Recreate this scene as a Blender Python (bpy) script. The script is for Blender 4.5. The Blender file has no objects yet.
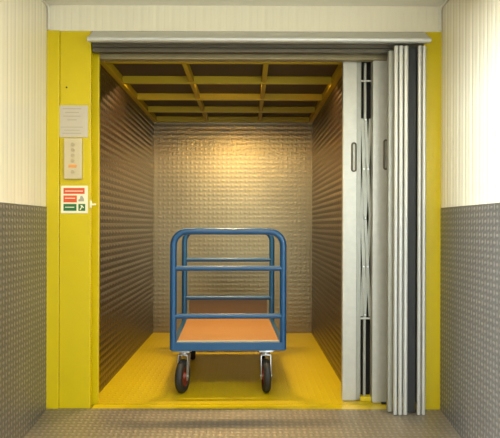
import bpy, bmesh, math
from mathutils import Vector, Matrix

S = bpy.context.scene
COL = S.collection

# ------------------------------------------------------------------ camera
cam = bpy.data.cameras.new('camera')
camo = bpy.data.objects.new('camera', cam)
COL.objects.link(camo)
camo.location = (0, -3.7, 1.18)
camo.rotation_euler = (math.radians(90), math.radians(-0.17), 0)
cam.sensor_width = 36
cam.lens = 41.3
cam.shift_x = 0.004
cam.shift_y = 0.014
cam.clip_start = 0.05
S.camera = camo

# ------------------------------------------------------------------ world
w = bpy.data.worlds.new('sky'); S.world = w
w.use_nodes = True
bg = w.node_tree.nodes['Background']
bg.inputs[0].default_value = (0.80, 0.90, 1.0, 1)
bg.inputs[1].default_value = 2.2


def area(name, loc, aim, sx, sy, power, color, spread=180):
    l = bpy.data.lights.new(name, 'AREA')
    l.shape = 'RECTANGLE'; l.size = sx; l.size_y = sy
    l.energy = power; l.color = color; l.spread = math.radians(spread)
    o = bpy.data.objects.new(name, l)
    o.location = loc
    o.rotation_euler = (Vector(aim) - Vector(loc)).to_track_quat('-Z', 'Y').to_euler()
    COL.objects.link(o)
    return o


# daylight falling in through the open doorway behind the camera
area('daylight', (-2.9, -9.0, 2.5), (0.9, 0, 1.2), 0.4, 0.4, 6500, (0.80, 0.91, 1.0))
# fluorescent batten on the lobby ceiling
area('lobby_lamp', (0, -1.8, 2.53), (0, -1.8, 0), 1.5, 0.14, 56, (1.0, 0.90, 0.70))
# lamp in the roof of the lift car
for lx, lw in ((-0.735, 11), (-0.165, 44), (0.40, 11)):
    area('lift_lamp', (lx, 0.97, 2.352), (lx, 0.97, 0), 0.34, 0.05, lw, (1.0, 0.70, 0.30), 170)

S.view_settings.view_transform = 'Standard'
S.view_settings.look = 'None'
S.view_settings.gamma = 1
S.view_settings.use_curve_mapping = False
S.view_settings.exposure = -0.18


# ------------------------------------------------------------------ materials
def lin(c):
    c /= 255.0
    return c / 12.92 if c <= 0.04045 else ((c + 0.055) / 1.055) ** 2.4


def rgb(r, g, b):
    return (lin(r), lin(g), lin(b), 1)


def mat(name, col, rough=0.5, metal=0.0, spec=0.5, coat=0.0, noise=0.0, nscale=8.0):
    m = bpy.data.materials.new(name)
    m.use_nodes = True
    nt = m.node_tree
    p = nt.nodes['Principled BSDF']
    p.inputs['Base Color'].default_value = col
    p.inputs['Roughness'].default_value = rough
    p.inputs['Metallic'].default_value = metal
    p.inputs['Specular IOR Level'].default_value = spec
    p.inputs['Coat Weight'].default_value = coat
    if noise:
        tc = nt.nodes.new('ShaderNodeTexCoord')
        n = nt.nodes.new('ShaderNodeTexNoise')
        n.inputs['Scale'].default_value = nscale
        n.inputs['Detail'].default_value = 5
        nt.links.new(tc.outputs['Object'], n.inputs['Vector'])
        mx = nt.nodes.new('ShaderNodeMix'); mx.data_type = 'RGBA'
        mx.inputs[6].default_value = tuple(c * (1 - noise) for c in col[:3]) + (1,)
        mx.inputs[7].default_value = tuple(min(1, c * (1 + noise)) for c in col[:3]) + (1,)
        nt.links.new(n.outputs['Fac'], mx.inputs[0])
        nt.links.new(mx.outputs[2], p.inputs['Base Color'])
    return m


def chequer(name, col, ax, cell, rough, metal, depth, long=0.46, short=0.2, noise=0.15, spec=0.5, rows=0.0, worn=0.0):
    """raised lens pattern that alternates direction from cell to cell, as bump"""
    m = mat(name, col, rough, metal, spec, noise=noise, nscale=3)
    nt = m.node_tree
    p = nt.nodes['Principled BSDF']

    def M(op, a, b=None, c=None):
        n = nt.nodes.new('ShaderNodeMath'); n.operation = op
        for i, v in enumerate((a, b, c)):
            if v is None: continue
            if isinstance(v, (int, float)): n.inputs[i].default_value = v
            else: nt.links.new(v, n.inputs[i])
        return n.outputs[0]
    tc = nt.nodes.new('ShaderNodeTexCoord')
    sp = nt.nodes.new('ShaderNodeSeparateXYZ')
    nt.links.new(tc.outputs['Object'], sp.inputs[0])
    u = M('DIVIDE', sp.outputs['XYZ'.index(ax[0])], cell)
    v = M('DIVIDE', sp.outputs['XYZ'.index(ax[1])], cell)
    fu = M('SUBTRACT', M('FRACT', u), 0.5)
    fv = M('SUBTRACT', M('FRACT', v), 0.5)
    par = M('FLOORED_MODULO', M('ADD', M('FLOOR', u), M('FLOOR', v)), 2.0)
    ip = M('SUBTRACT', 1.0, par)
    A = M('ADD', M('MULTIPLY', fu, par), M('MULTIPLY', fv, ip))
    B = M('ADD', M('MULTIPLY', fv, par), M('MULTIPLY', fu, ip))
    A = M('POWER', M('DIVIDE', M('ABSOLUTE', A), long), 2.0)
    B = M('POWER', M('DIVIDE', M('ABSOLUTE', B), short), 2.0)
    h = M('MAXIMUM', M('SUBTRACT', 1.0, M('ADD', A, B)), 0.0)
    if rows:
        h = M('ADD', h, M('MULTIPLY', M('ABSOLUTE', M('SINE', M('MULTIPLY', v, math.pi))), rows))
    if worn:      # the raised lenses are polished by traffic
        mx = nt.nodes.new('ShaderNodeMix'); mx.data_type = 'RGBA'; mx.blend_type = 'MULTIPLY'
        mx.inputs[0].default_value = 1.0
        nt.links.new(p.inputs['Base Color'].links[0].from_socket, mx.inputs[6])
        k = M('ADD', M('MULTIPLY', h, worn), 1.0 - worn * 0.4)
        cc = nt.nodes.new('ShaderNodeCombineColor')
        for i in range(3): nt.links.new(k, cc.inputs[i])
        nt.links.new(cc.outputs[0], mx.inputs[7])
        nt.links.new(mx.outputs[2], p.inputs['Base Color'])
    bp = nt.nodes.new('ShaderNodeBump')
    bp.inputs['Strength'].default_value = 1.0
    bp.inputs['Distance'].default_value = depth
    nt.links.new(h, bp.inputs['Height'])
    nt.links.new(bp.outputs[0], p.inputs['Normal'])
    return m


YEL = rgb(202, 180, 0)
m_yellow = mat('yellow_paint', YEL, 0.32, noise=0.05, nscale=4)
m_yellow_bar = mat('yellow_bar_paint', rgb(178, 152, 6), 0.5)
m_cream = mat('cream_pvc', rgb(226, 219, 196), 0.22, spec=0.5, noise=0.03, nscale=2)
m_ceiling = mat('ceiling_paint', rgb(220, 215, 200), 0.6, noise=0.03)
m_dado_l = chequer('steel_tread_side', rgb(138, 135, 130), 'YZ', 0.036, 0.40, 0.6, 0.003, 0.5, 0.3, worn=0.6)
m_floor = chequer('steel_tread_floor', rgb(146, 138, 124), 'XY', 0.036, 0.42, 0.5, 0.0018, 0.5, 0.3, worn=0.3)
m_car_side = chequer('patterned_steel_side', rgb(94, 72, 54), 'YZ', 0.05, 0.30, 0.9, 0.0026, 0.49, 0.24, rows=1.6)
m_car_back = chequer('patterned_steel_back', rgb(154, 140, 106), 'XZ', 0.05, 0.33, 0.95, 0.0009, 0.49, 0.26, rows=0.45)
m_car_floor = chequer('yellow_tread_floor', rgb(192, 168, 0), 'XY', 0.045, 0.42, 0.0, 0.0018, noise=0.12)
m_car_ceil = mat('brown_ceiling_panel', rgb(66, 54, 38), 0.6, noise=0.15)
m_galv = mat('galvanised_steel', rgb(180, 179, 168), 0.45, 0.35, noise=0.12, nscale=22)
m_strip = mat('grey_gate_steel', rgb(150, 150, 138), 0.45, 0.4, noise=0.12, nscale=22)
m_galv_b = mat('bright_galvanised_steel', rgb(194, 195, 190), 0.35, 0.4, noise=0.05, nscale=20)
m_galv_d = mat('dull_steel_track', rgb(98, 92, 78), 0.45, 0.6, noise=0.1)
m_head = mat('tan_steel_header', rgb(150, 138, 104), 0.5, 0.4, noise=0.1)
m_shaft = mat('dark_shaft', rgb(40, 38, 34), 0.9, noise=0.1)
m_black = mat('black_rubber', rgb(30, 32, 31), 0.6, noise=0.1)
m_blue = mat('blue_powder_coat', rgb(20, 76, 122), 0.32, noise=0.06, nscale=6)
m_wood = mat('plywood', rgb(166, 120, 74), 0.5, noise=0.06, nscale=5)
m_brown = mat('dark_brown', rgb(96, 72, 34), 0.55, noise=0.1, nscale=5)
m_edge = mat('pale_ply_edge', rgb(200, 190, 165), 0.5, noise=0.04)
m_zinc = mat('zinc_plate', rgb(190, 190, 188), 0.3, 0.7, noise=0.05)
m_hub = mat('red_brown_hub', rgb(120, 42, 26), 0.5, noise=0.08)
m_paper = mat('grey_notice', rgb(190, 180, 160), 0.55, noise=0.06, nscale=20)
m_print = mat('grey_print', rgb(168, 159, 138), 0.6, noise=0.03)
m_box = mat('beige_panel', rgb(196, 182, 146), 0.4, noise=0.04)
m_boxedge = mat('grey_brown_button', rgb(176, 162, 128), 0.45, noise=0.04)
m_orange = mat('orange_indicator', rgb(222, 150, 74), 0.4, noise=0.04)
m_white = mat('white_print', rgb(232, 226, 196), 0.5, noise=0.02)
m_red = mat('red_print', rgb(216, 82, 34), 0.5, noise=0.03)
m_green = mat('green_print', rgb(28, 104, 48), 0.5, noise=0.03)
m_lampw = mat('lamp_housing', rgb(220, 220, 210), 0.5, noise=0.02)


# ------------------------------------------------------------------ mesh helpers
def box(bm, x0, x1, y0, y1, z0, z1, bev=0.0):
    r = bmesh.ops.create_cube(bm, size=1.0)
    vs = r['verts']
    bmesh.ops.scale(bm, vec=(x1 - x0, y1 - y0, z1 - z0), verts=vs)
    bmesh.ops.translate(bm, vec=((x0 + x1) / 2, (y0 + y1) / 2, (z0 + z1) / 2), verts=vs)
    if bev:
        es = list({e for v in vs for e in v.link_edges})
        bmesh.ops.bevel(bm, geom=es, offset=bev, segments=2, profile=0.5, affect='EDGES')


def prism(bm, prof, a0, a1, axis):
    """closed 2-D profile extruded along an axis; prof order gives (other axes)"""
    def P(p, a):
        if axis == 'X': return (a, p[0], p[1])
        if axis == 'Y': return (p[0], a, p[1])
        return (p[0], p[1], a)
    A = [bm.verts.new(P(p, a0)) for p in prof]
    B = [bm.verts.new(P(p, a1)) for p in prof]
    n = len(prof)
    for i in range(n):
        bm.faces.new((A[i], A[(i + 1) % n], B[(i + 1) % n], B[i]))
    bm.faces.new(A[::-1]); bm.faces.new(B)


def tube(bm, pts, r, seg=14, closed=False):
    pts = [Vector(p) for p in pts]
    n = len(pts)
    rings = []
    up = None
    for i, p in enumerate(pts):
        if closed: t = (pts[(i + 1) % n] - pts[i - 1]).normalized()
        elif i == 0: t = (pts[1] - p).normalized()
        elif i == n - 1: t = (p - pts[i - 1]).normalized()
        else: t = ((pts[i + 1] - p).normalized() + (p - pts[i - 1]).normalized()).normalized()
        if up is None:
            up = Vector((0, 1, 0)) if abs(t.y) < 0.9 else Vector((1, 0, 0))
        a = (up - up.dot(t) * t).normalized(); up = a
        b = t.cross(a)
        rings.append([bm.verts.new(p + r * (math.cos(2 * math.pi * k / seg) * a + math.sin(2 * math.pi * k / seg) * b)) for k in range(seg)])
    for i in range(n if closed else n - 1):
        R, Q = rings[i], rings[(i + 1) % n]
        for k in range(seg):
            bm.faces.new((R[k], R[(k + 1) % seg], Q[(k + 1) % seg], Q[k]))
    if not closed:
        bm.faces.new(rings[0][::-1]); bm.faces.new(rings[-1])


def lathe(bm, prof, axis, c, seg=32, closed=True):
    """profile of (radius, along) spun about axis through c"""
    rings = []
    for k in range(seg):
        a = 2 * math.pi * k / seg
        ring = []
        for r, h in prof:
            if axis == 'X': v = (h, r * math.cos(a), r * math.sin(a))
            elif axis == 'Y': v = (r * math.cos(a), h, r * math.sin(a))
            else: v = (r * math.cos(a), r * math.sin(a), h)
            ring.append(bm.verts.new(Vector(c) + Vector(v)))
        rings.append(ring)
    n = len(prof)
    for k in range(seg):
        R, Q = rings[k], rings[(k + 1) % seg]
        for i in range(n if closed else n - 1):
            bm.faces.new((R[i], R[(i + 1) % n], Q[(i + 1) % n], Q[i]))
    if not closed:
        bm.faces.new([R[0] for R in rings]); bm.faces.new([R[-1] for R in rings][::-1])


def obj(name, bm, m, parent=None, smooth=False):
    bmesh.ops.recalc_face_normals(bm, faces=bm.faces)
    me = bpy.data.meshes.new(name)
    bm.to_mesh(me); bm.free()
    me.materials.append(m)
    if smooth:
        for f in me.polygons: f.use_smooth = True
        me.set_sharp_from_angle(angle=math.radians(40))
    o = bpy.data.objects.new(name, me)
    COL.objects.link(o)
    if parent: o.parent = parent
    return o


def B(*args):
    bm = bmesh.new()
    box(bm, *args)
    return bm


def struct(name, bm, m, smooth=False, parent=None):
    o = obj(name, bm, m, parent, smooth)
    if not parent: o['kind'] = 'structure'
    return o


def thing(name, label, cat, loc=(0, 0, 0), rz=0, group=None):
    o = bpy.data.objects.new(name, None)
    COL.objects.link(o)
    o.location = loc; o.rotation_euler = (0, 0, rz)
    o.empty_display_size = 0.1
    o['label'] = label; o['category'] = cat
    if group: o['group'] = group
    return o


def copy_tree(o, parent=None):
    c = o.copy(); COL.objects.link(c)
    if parent: c.parent = parent
    for ch in list(o.children): copy_tree(ch, c)
    return c


# ------------------------------------------------------------------ lobby
XL, XR = -1.297, 1.245
YB = -5.5                      # rear of the lobby, open doorway
CZ = 2.60
SLOPE = 0.124


def boards(a0, a1, pitch, along, face, back, sign):
    """profile of tongue-and-groove boards: list of (x, y) going along, with ribs"""
    pr = []
    n = int(round((a1 - a0) / pitch))
    g = 0.0022
    for i in range(n + 1):
        a = a0 + i * pitch
        if a > a1: break
        e = min(a + pitch, a1)
        for q, d in ((0.0, g), (0.004, g * .8), (0.02, 0), (0.042, 0), (0.05, g * .4), (0.058, 0), (0.082, 0), (0.096, g * .8)):
            if a + q < e - 1e-4: pr.append((a + q, d))
    pr.append((a1, 0))
    out = []
    for a, d in pr:
        f = face + sign * d
        out.append((f, a) if along == 'Y' else (a, f))
    last, first = pr[-1][0], pr[0][0]
    out += [(back, last), (back, first)] if along == 'Y' else [(last, back), (first, back)]
    return out


bm = bmesh.new(); prism(bm, boards(YB, 0.0, 0.1, 'Y', XL, XL - 0.06, -1), 1.30, CZ, 'Z')
struct('wall_left', bm, m_cream)
bm = bmesh.new(); prism(bm, boards(YB, 0.0, 0.1, 'Y', XR, XR + 0.06, 1), 1.30, CZ, 'Z')
struct('wall_right', bm, m_cream)
bm = bmesh.new(); prism(bm, boards(XL, XR, 0.1, 'X', 0.0, 0.06, 1), 2.435, CZ, 'Z')
struct('wall_front', bm, m_cream)
struct('wall_left_lower', B(XL - 0.06, XL + 0.004, YB, 0, -0.9, 1.298), m_dado_l)
struct('wall_right_lower', B(XR - 0.004, XR + 0.06, YB, 0, -0.9, 1.298), m_dado_l)
struct('ceiling', B(XL - 0.06, XR + 0.06, YB, 0.06, CZ, CZ + 0.06), m_ceiling)
# chequered steel floor, falling gently away from the lift
bm = bmesh.new()
prism(bm, [(0.0, 0.0), (YB - 0.4, SLOPE * (YB - 0.4)), (YB - 0.4, SLOPE * (YB - 0.4) - 0.08), (0.0, -0.2)], XL - 0.05, XR + 0.05, 'X')
struct('floor', bm, m_floor)
# wall with the open doorway behind the camera
struct('wall_back', B(XL - 0.06, -1.2, YB - 0.1, YB, -0.95, CZ), m_cream)
struct('wall_back_right', B(1.2, XR + 0.06, YB - 0.1, YB, -0.95, CZ), m_cream)
struct('wall_back_lintel', B(-1.2, 1.2, YB - 0.1, YB, 2.36, CZ), m_cream)
# round moulding in the two upper corners
for s, nm, x in ((1, 'trim_1', XL), (-1, 'trim_2', XR)):
    bm = bmesh.new()
    tube(bm, [(x + s * 0.012, -0.012, 2.44), (x + s * 0.012, -0.012, CZ - 0.03), (x + s * 0.010, -0.03, CZ - 0.012), (x + s * 0.010, -2.6, CZ - 0.010)], 0.008, 8)
    struct(nm, bm, m_ceiling, True)

# yellow frame round the lift opening
struct('trim_3', B(XL, -1.216, -0.012, 0.07, 0.0, 2.435, 0.002), m_yellow)
struct('trim_4', B(-1.214, -1.016, -0.002, 0.03, 0.0, 2.435, 0.002), m_yellow)
struct('trim_5', B(1.130, XR, -0.002, 0.07, 0.0, 2.435, 0.002), m_yellow)
struct('wall_front_lintel', B(-1.010, 1.130, 0.0, 0.07, 2.33, 2.435), m_galv_d)
# sill plate of the opening
struct('floor_sill', B(-1.010, 1.130, 0.0, 0.085, -0.2, 0.0, 0.002), m_yellow)

# lift shaft behind the frame
struct('wall_shaft_left', B(-1.60, -1.55, 0.0, 2.95, -0.3, 2.75), m_shaft)
struct('wall_shaft_right', B(1.55, 1.60, 0.0, 2.95, -0.3, 2.75), m_shaft)
struct('wall_shaft_back', B(-1.60, 1.60, 2.90, 2.95, -0.3, 2.75), m_shaft)
struct('wall_shaft_front_left', B(-1.55, XL, 0.0, 0.06, -0.3, 2.75), m_shaft)
struct('wall_shaft_front_right', B(XR, 1.55, 0.0, 0.06, -0.3, 2.75), m_shaft)
struct('ceiling_shaft', B(-1.60, 1.60, 0.06, 2.95, 2.70, 2.75), m_shaft)
struct('floor_shaft', B(-1.60, 1.60, 0.07, 2.95, -0.3, -0.25), m_shaft)

# ------------------------------------------------------------------ lift car
CL, CR, CB, CT = -1.043, 0.706, 2.625, 2.377
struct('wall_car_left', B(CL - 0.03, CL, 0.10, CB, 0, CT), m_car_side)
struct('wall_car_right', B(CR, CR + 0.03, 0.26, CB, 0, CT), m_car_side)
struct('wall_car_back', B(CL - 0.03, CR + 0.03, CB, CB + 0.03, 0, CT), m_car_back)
struct('floor_car', B(CL - 0.03, 1.16, 0.095, CB + 0.03, -0.06, 0.0), m_car_floor)
struct('ceiling_car', B(CL - 0.03, 1.16, 0.16, CB + 0.03, CT, CT + 0.03), m_car_ceil)
# pocket beside the car wall in which the folded gate stands
struct('wall_car_pocket', B(CR + 0.03, 1.16, 0.27, 0.30, 0, CT), m_shaft)
struct('wall_car_pocket_side', B(1.13, 1.16, 0.10, 0.27, 0, CT), m_galv_d)
# yellow edge of the car wall
struct('trim_6', B(CL - 0.002, -0.988, 0.095, 0.12, 0.0, CT, 0.002), m_yellow)
# header over the car opening
struct('trim_7', B(CL - 0.03, 1.16, 0.10, 0.16, 2.285, CT + 0.03, 0.003), m_head)

# yellow grid of bars below the car ceiling
gr = thing('ceiling_grid', 'yellow painted steel bar grid under the brown lift ceiling', 'ceiling grid', (-0.17, 1.35, 2.33))
oz = Vector((-0.17, 1.35, 2.33))


def G(x0, x1, y0, y1, z0, z1):
    bm = bmesh.new()
    box(bm, x0 - oz.x, x1 - oz.x, y0 - oz.y, y1 - oz.y, z0 - oz.z, z1 - oz.z, 0.003)
    return bm


for yy in (0.32, 0.90, 1.50, 2.06, 2.59):
    obj('cross_bar', G(CL + 0.04, CR - 0.04, yy - 0.018, yy + 0.018, 2.318, CT), m_yellow_bar, gr)
for xx in (-0.455, 0.125):
    obj('long_bar', G(xx - 0.018, xx + 0.018, 0.17, CB, 2.326, CT), m_yellow_bar, gr)
for xx in (CL + 0.02, CR - 0.02):
    obj('edge_bar', G(xx - 0.02, xx + 0.02, 0.27, CB, 2.318, CT), m_yellow_bar, gr)
lt = thing('lift_light', 'row of slim lamps recessed between the yellow bars of the lift ceiling', 'light', (-0.165, 0.97, 2.36))
for lx in (-0.57, 0, 0.565):
    obj('lamp_housing', B(lx - 0.24, lx + 0.24, -0.03, 0.03, -0.002, 0.016), m_lampw, lt)
lt = thing('ceiling_light', 'long fluorescent batten on the lobby ceiling behind the viewer', 'light', (0, -1.8, 2.60))
obj('lamp_housing', B(-0.8, 0.8, -0.09, 0.09, -0.05, 0.0, 0.005), m_lampw, lt)

# ------------------------------------------------------------------ hood and tracks
hd = thing('door_hood', 'long bright galvanised hood with rounded lip above the lift opening', 'hood', (0.06, 0, 2.32))
bm = bmesh.new()
c = []
for k in range(7):
    a = math.radians(90 + 30 * k)
    c.append((-0.118 + 0.017 * math.cos(a), 0.024 + 0.016 * math.sin(a)))
prism(bm, [(-0.003, 0.112), (-0.10, 0.045)] + c + [(-0.10, 0.010), (-0.10, 0.022), (-0.003, 0.036)], -1.065, 1.077, 'X')
obj('hood', bm, m_galv_b, hd, True)
tr = thing('gate_track', 'grey steel track running under the galvanised hood', 'track', (0.06, 0.0, 2.30))
obj('rail', B(-1.07, 1.065, 0.004, 0.05, 0.003, 0.028, 0.002), m_galv_d, tr)

# ------------------------------------------------------------------ inner gate (folded to the right)
ig = thing('lattice_gate', 'grey galvanised folding lattice gate with two flat posts at the lift doorway', 'gate', (0.80, 0.17, 0.0))


def L(x0, x1, y0, y1, z0, z1, bev=0.002):
    return B(x0 - 0.80, x1 - 0.80, y0 - 0.17, y1 - 0.17, z0, z1, bev)


bm = bmesh.new()      # first post: flat face and a stepped side
prism(bm, [(0.641 - .8, 0.0), (0.731 - .8, 0.0), (0.731 - .8, 0.022), (0.765 - .8, 0.022), (0.765 - .8, 0.055), (0.641 - .8, 0.055)], 0.004, 2.302, 'Z')
p1 = obj('post', bm, m_galv, ig)
bm = bmesh.new()
prism(bm, [(0.832 - .8, -0.045), (0.945 - .8, -0.045), (0.95 - .8, -0.035), (0.95 - .8, 0.03), (0.832 - .8, 0.03)], 0.004, 2.318, 'Z')
p2 = obj('post', bm, m_galv, ig)
obj('post', L(0.785, 0.802, 0.195, 0.215, 0.03, 2.29), m_strip, ig)

obj('channel', L(0.733, 0.764, 0.182, 0.1915, 0.006, 2.30), m_strip, p1)


def slot(x, y, z0, z1, par):
    bm = bmesh.new()
    r = 0.013
    pts = []
    for k in range(9):
        a = math.pi * k / 8
        pts.append((x + r * math.cos(a), y, z1 - r + r * math.sin(a)))
    for k in range(9):
        a = math.pi + math.pi * k / 8
        pts.append((x + r * math.cos(a), y, z0 + r + r * math.sin(a)))
    tube(bm, pts, 0.006, 8, closed=True)
    h = obj('pull_handle', bm, m_galv_d, par, True)
    bm = bmesh.new()
    prism(bm, [(p[0], p[2]) for p in pts], y - 0.001, y + 0.0015, 'Y')
    obj('recess', bm, m_strip, h)


slot(0.713 - 0.8, -0.002, 1.552, 1.742, p1)
slot(0.917 - 0.8, -0.047, 1.562, 1.755, p2)


def strip(xa, za, xb, zb, y):
    bm = bmesh.new()
    d = Vector((xb - xa, 0, zb - za)); n = Vector((d.z, 0, -d.x)).normalized() * 0.0096
    e = d.normalized() * 0.01
    prism(bm, [(xa - 0.8 + n.x - e.x, za + n.z - e.z), (xb - 0.8 + n.x + e.x, zb + n.z + e.z), (xb - 0.8 - n.x + e.x, zb - n.z + e.z), (xa - 0.8 - n.x - e.x, za - n.z - e.z)], y, y + 0.004, 'Y')
    return bm


for z0, z1 in ((1.90, 1.235), (1.235, 0.58)):
    for xa, xb in ((0.772, 0.7935), (0.7935, 0.828)):
        obj('lattice_strip', strip(xa, z0, xb, z1, 0.012), m_strip, ig)
        obj('lattice_strip', strip(xb, z0, xa, z1, 0.018), m_strip, ig)
for z in (1.90, 1.567, 1.235, 0.907, 0.58):
    bm = bmesh.new()
    for x in (0.7935,) if z in (1.90, 1.235, 0.58) else (0.783, 0.811):
        lathe(bm, [(0.005, 0.004), (0.006, 0.008), (0.006, 0.022)], 'Y', (x - 0.8, 0, z), 10, closed=False)
    obj('rivet', bm, m_zinc, ig, True)
for z, xs in ((0.55, (0.765, 0.832)), (2.16, (0.765, 0.832))):
    obj('tie_bar', L(xs[0], xs[1], 0.188, 0.194, z, z + 0.012, 0.001), m_galv, ig)
obj('bottom_guide', L(0.76, 0.835, 0.165, 0.225, 0.002, 0.03), m_yellow, ig)
obj('bottom_guide', L(0.89, 0.94, 0.10, 0.122, 0.0005, 0.012, 0.001), m_black, ig)

# ------------------------------------------------------------------ outer shutter stack
og = thing('shutter_gate', 'tall stack of folded bright ribbed shutter slats beside the yellow jamb', 'gate', (1.02, -0.08, 0.0))


def slat(x0, x1):
    """folded slat seen edge-on: rounded nose, long web going back"""
    bm = bmesh.new()
    pr = []
    w2 = (x1 - x0) / 2 - 0.002
    cx = (x0 + x1) / 2
    for k in range(9):
        a = math.pi + math.pi * k / 8
        pr.append((cx - 1.02 + w2 * math.cos(a), 0.0 + 0.012 * math.sin(a)))
    pr += [(cx + w2 - 1.02, 0.05), (cx + w2 * .4 - 1.02, 0.05)]
    prism(bm, pr, -0.006, 2.318, 'Z')
    return bm


ed = [0.916, 0.947, 0.979, 1.011]
for i in range(3): obj('slat', slat(ed[i], ed[i + 1]), m_galv_b, og, True)
for a, b in ((1.066, 1.0945), (1.0945, 1.124)): obj('slat', slat(a, b), m_galv_b, og, True)
obj('side_panel', B(0.893 - 1.02, 0.926 - 1.02, 0.032, 0.075, -0.0, 2.30, 0.003), m_strip, og)
obj('dark_strip', B(1.012 - 1.02, 1.065 - 1.02, 0.018, 0.07, -0.002, 2.318, 0.003), m_black, og)  # black strip filling the dark gap between the two slat groups

# ------------------------------------------------------------------ things on the yellow jamb
nt_ = thing('notice', 'square grey printed notice above the control panel on the yellow jamb', 'notice', (-1.1355, -0.002, 1.851))
obj('sheet', B(-0.1035, 0.1035, -0.004, 0, -0.103, 0.103, 0.001), m_paper, nt_)
bm = bmesh.new()
for i, wd in enumerate((0.06, 0.045, 0.055, 0.03)):
    box(bm, -wd, wd, -0.0046, -0.0041, 0.078 - i * 0.024, 0.084 - i * 0.024)
for i, wd in enumerate((0.07, 0.05, 0.06)):
    box(bm, -wd, wd, -0.0046, -0.0041, -0.04 - i * 0.02, -0.035 - i * 0.02)
obj('faint_lettering', bm, m_print, nt_)

cp = thing('control_panel', 'narrow beige lift control panel with small buttons below the grey notice', 'control panel', (-1.123, -0.002, 1.609))
obj('faceplate', B(-0.058, 0.058, -0.028, 0, -0.131, 0.131, 0.006), m_box, cp)
for i, z in enumerate((0.09, 0.055, 0.02, -0.015, -0.085)):
    bm = bmesh.new()
    lathe(bm, [(0.011, -0.034), (0.0125, -0.031), (0.0125, -0.027)], 'Y', (0, 0, z), 18, closed=False)
    obj('button', bm, m_boxedge, cp, True)
b_ = obj('indicator', B(-0.026, 0.026, -0.031, -0.026, -0.058, -0.040, 0.001), m_orange, cp)
b_['label'] = 'orange indicator'

sg = thing('safety_sign', 'small white sign with red and green bands on the yellow jamb', 'sign', (-1.119, -0.002, 1.3475))
obj('plate', B(-0.0875, 0.0875, -0.003, 0, -0.089, 0.089, 0.001), m_white, sg)
Y0, Y1 = -0.0037, -0.0031
bm = bmesh.new(); box(bm, -0.070, 0.066, Y0, Y1, 0.036, 0.074); box(bm, -0.070, 0.016, Y0, Y1, -0.019, 0.026); obj('red_band', bm, m_red, sg)
bm = bmesh.new(); box(bm, -0.070, 0.014, Y0, Y1, -0.073, -0.029); box(bm, 0.026, 0.070, Y0, Y1, -0.073, -0.029); obj('green_band', bm, m_green, sg)
bm = bmesh.new()
for x0, x1, z in ((-0.06, 0.055, 0.054), (-0.06, 0.005, 0.008), (-0.06, 0.0, -0.05)):
    obj('white_line', B(x0, x1, Y0 - 0.0006, Y0 - 0.0001, z - 0.0025, z + 0.0025), m_white, sg)
bm.free(); bm = bmesh.new()
prism(bm, [(0.034, -0.064), (0.044, -0.05), (0.040, -0.036), (0.050, -0.036), (0.062, -0.052), (0.056, -0.056), (0.050, -0.046), (0.048, -0.054), (0.040, -0.068)], Y0 - 0.0006, Y0 - 0.0001, 'Y')
obj('white_symbol', bm, m_white, sg)
bm = bmesh.new(); prism(bm, [(0.026, -0.012), (0.062, -0.012), (0.062, 0.004), (0.050, 0.024), (0.038, 0.020), (0.036, 0.004), (0.026, 0.0)], Y0, Y1, 'Y')
obj('grey_symbol', bm, m_print, sg)

la = thing('door_latch', 'tiny pale metal latch on the edge of the yellow jamb', 'latch', (-1.012, -0.002, 1.316))
obj('bolt', B(-0.0, 0.034, -0.012, -0.004, -0.006, 0.006, 0.002), m_white, la)
obj('keeper', B(-0.006, 0.006, -0.014, 0.0, -0.024, 0.024, 0.002), m_white, la)
sc = thing('screw', 'single dark screw head high on the yellow jamb above the notice', 'screw', (-1.172, -0.002, 2.07))
bm = bmesh.new(); lathe(bm, [(0.004, -0.003), (0.006, -0.0015), (0.006, 0.0)], 'Y', (0, 0, 0), 12, closed=False)
obj('head', bm, m_black, sc, True)

# ------------------------------------------------------------------ trolley
T = thing('platform_trolley', 'blue tubular platform trolley with plywood deck standing in the yellow lift', 'trolley', (-0.156, 0.895, 0), math.radians(2.0))
HW, HL, RT = 0.389, 0.525, 0.0235


def end_frame(y, nm):
    bm = bmesh.new()
    top, R = 1.141, 0.10
    pts = [(-HW, y, 0.302), (-HW, y, 0.7)]
    for k in range(9):
        a = math.pi - (math.pi / 2) * k / 8
        pts.append((-HW + R + R * math.cos(a), y, top - R + R * math.sin(a)))
    for k in range(9):
        a = math.pi / 2 - (math.pi / 2) * k / 8
        pts.append((HW - R + R * math.cos(a), y, top - R + R * math.sin(a)))
    pts += [(HW, y, 0.7), (HW, y, 0.302)]
    tube(bm, pts, RT, 16)
    return bm


for y in (-HL, HL):
    f = obj('end_frame', end_frame(y, ''), m_blue, T, True)
    for z in (0.879, 0.540):
        bm = bmesh.new(); tube(bm, [(-HW + 0.01, y, z), (0, y, z), (HW - 0.01, y, z)], 0.019, 14)
        obj('cross_tube', bm, m_blue, f, True)
bm = bmesh.new()
hx = HW + 0.012
box(bm, -hx, hx, -HL - 0.022, -HL + 0.018, 0.298, 0.356, 0.003)
box(bm, -hx, hx, HL - 0.018, HL + 0.022, 0.298, 0.356, 0.003)
box(bm, -hx, -hx + 0.035, -HL + 0.018, HL - 0.018, 0.298, 0.352, 0.003)
box(bm, hx - 0.035, hx, -HL + 0.018, HL - 0.018, 0.298, 0.352, 0.003)
obj('deck_frame', bm, m_blue, T)
dk = obj('deck', B(-0.362, 0.362, -HL + 0.02, HL - 0.02, 0.338, 0.360, 0.001), m_wood, T)
obj('edge_strip', B(-0.362, 0.362, -HL + 0.012, -HL + 0.0195, 0.352, 0.363, 0.001), m_edge, dk)
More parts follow.
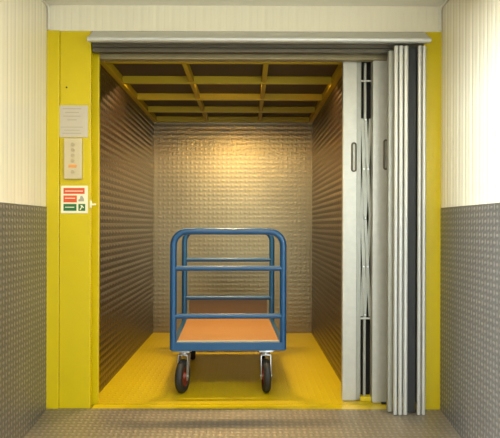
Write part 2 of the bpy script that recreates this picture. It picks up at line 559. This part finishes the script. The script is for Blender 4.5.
ep = obj('brown_panel', B(-0.345, 0.345, HL - 0.008, HL + 0.006, 0.362, 0.525, 0.002), m_brown, T)  # fills an unidentified dark brown area under the rear lower bar
ep['label'] = 'dark brown lower panel'


def caster(x, y, rot):
    """swivel castor: top plate, fork with two cheeks, rubber wheel with hub"""
    mp = Matrix.Translation((x, y, 0)) @ Matrix.Rotation(rot, 4, 'Z')
    bm = bmesh.new()
    box(bm, -0.052, 0.052, -0.05, 0.05, 0.285, 0.2975, 0.002)
    lathe(bm, [(0.03, 0.266), (0.036, 0.272), (0.036, 0.286)], 'Z', (0, 0, 0), 20, closed=False)
    bm.transform(mp)
    cp_ = obj('castor', bm, m_zinc, T, True)
    bm = bmesh.new()
    box(bm, -0.037, 0.037, -0.035, 0.035, 0.258, 0.267, 0.002)
    for s in (-1, 1):
        prism(bm, [(-0.033, 0.262), (0.033, 0.262), (0.052, 0.12), (0.044, 0.09), (0.026, 0.09)], s * 0.031, s * 0.037, 'X')
    lathe(bm, [(0.006, -0.043), (0.011, -0.042), (0.011, 0.042), (0.006, 0.043)], 'X', (0, 0.035, 0.119), 12, closed=False)
    bm.transform(mp)
    obj('fork', bm, m_zinc, cp_, True)
    bm = bmesh.new()
    R = 0.118
    lathe(bm, [(0.072, -0.022), (R - 0.012, -0.023), (R - 0.003, -0.014), (R, 0), (R - 0.003, 0.014), (R - 0.012, 0.023), (0.072, 0.022)], 'X', (0, 0.035, R + 0.001), 36)
    bm.transform(mp)
    obj('wheel', bm, m_black, cp_, True)
    bm = bmesh.new()
    lathe(bm, [(0.014, -0.028), (0.024, -0.028), (0.03, -0.012), (0.066, -0.012), (0.073, -0.020), (0.073, 0.020), (0.066, 0.012), (0.03, 0.012), (0.024, 0.028), (0.014, 0.028)], 'X', (0, 0.035, R + 0.001), 30)
    bm.transform(mp)
    obj('hub', bm, m_hub, cp_, True)


caster(-0.312, -HL + 0.03, math.radians(180 - 14))
caster(0.266, -HL + 0.03, math.radians(184))
caster(-0.31, HL - 0.08, math.radians(2))
caster(0.30, HL - 0.08, math.radians(-3))
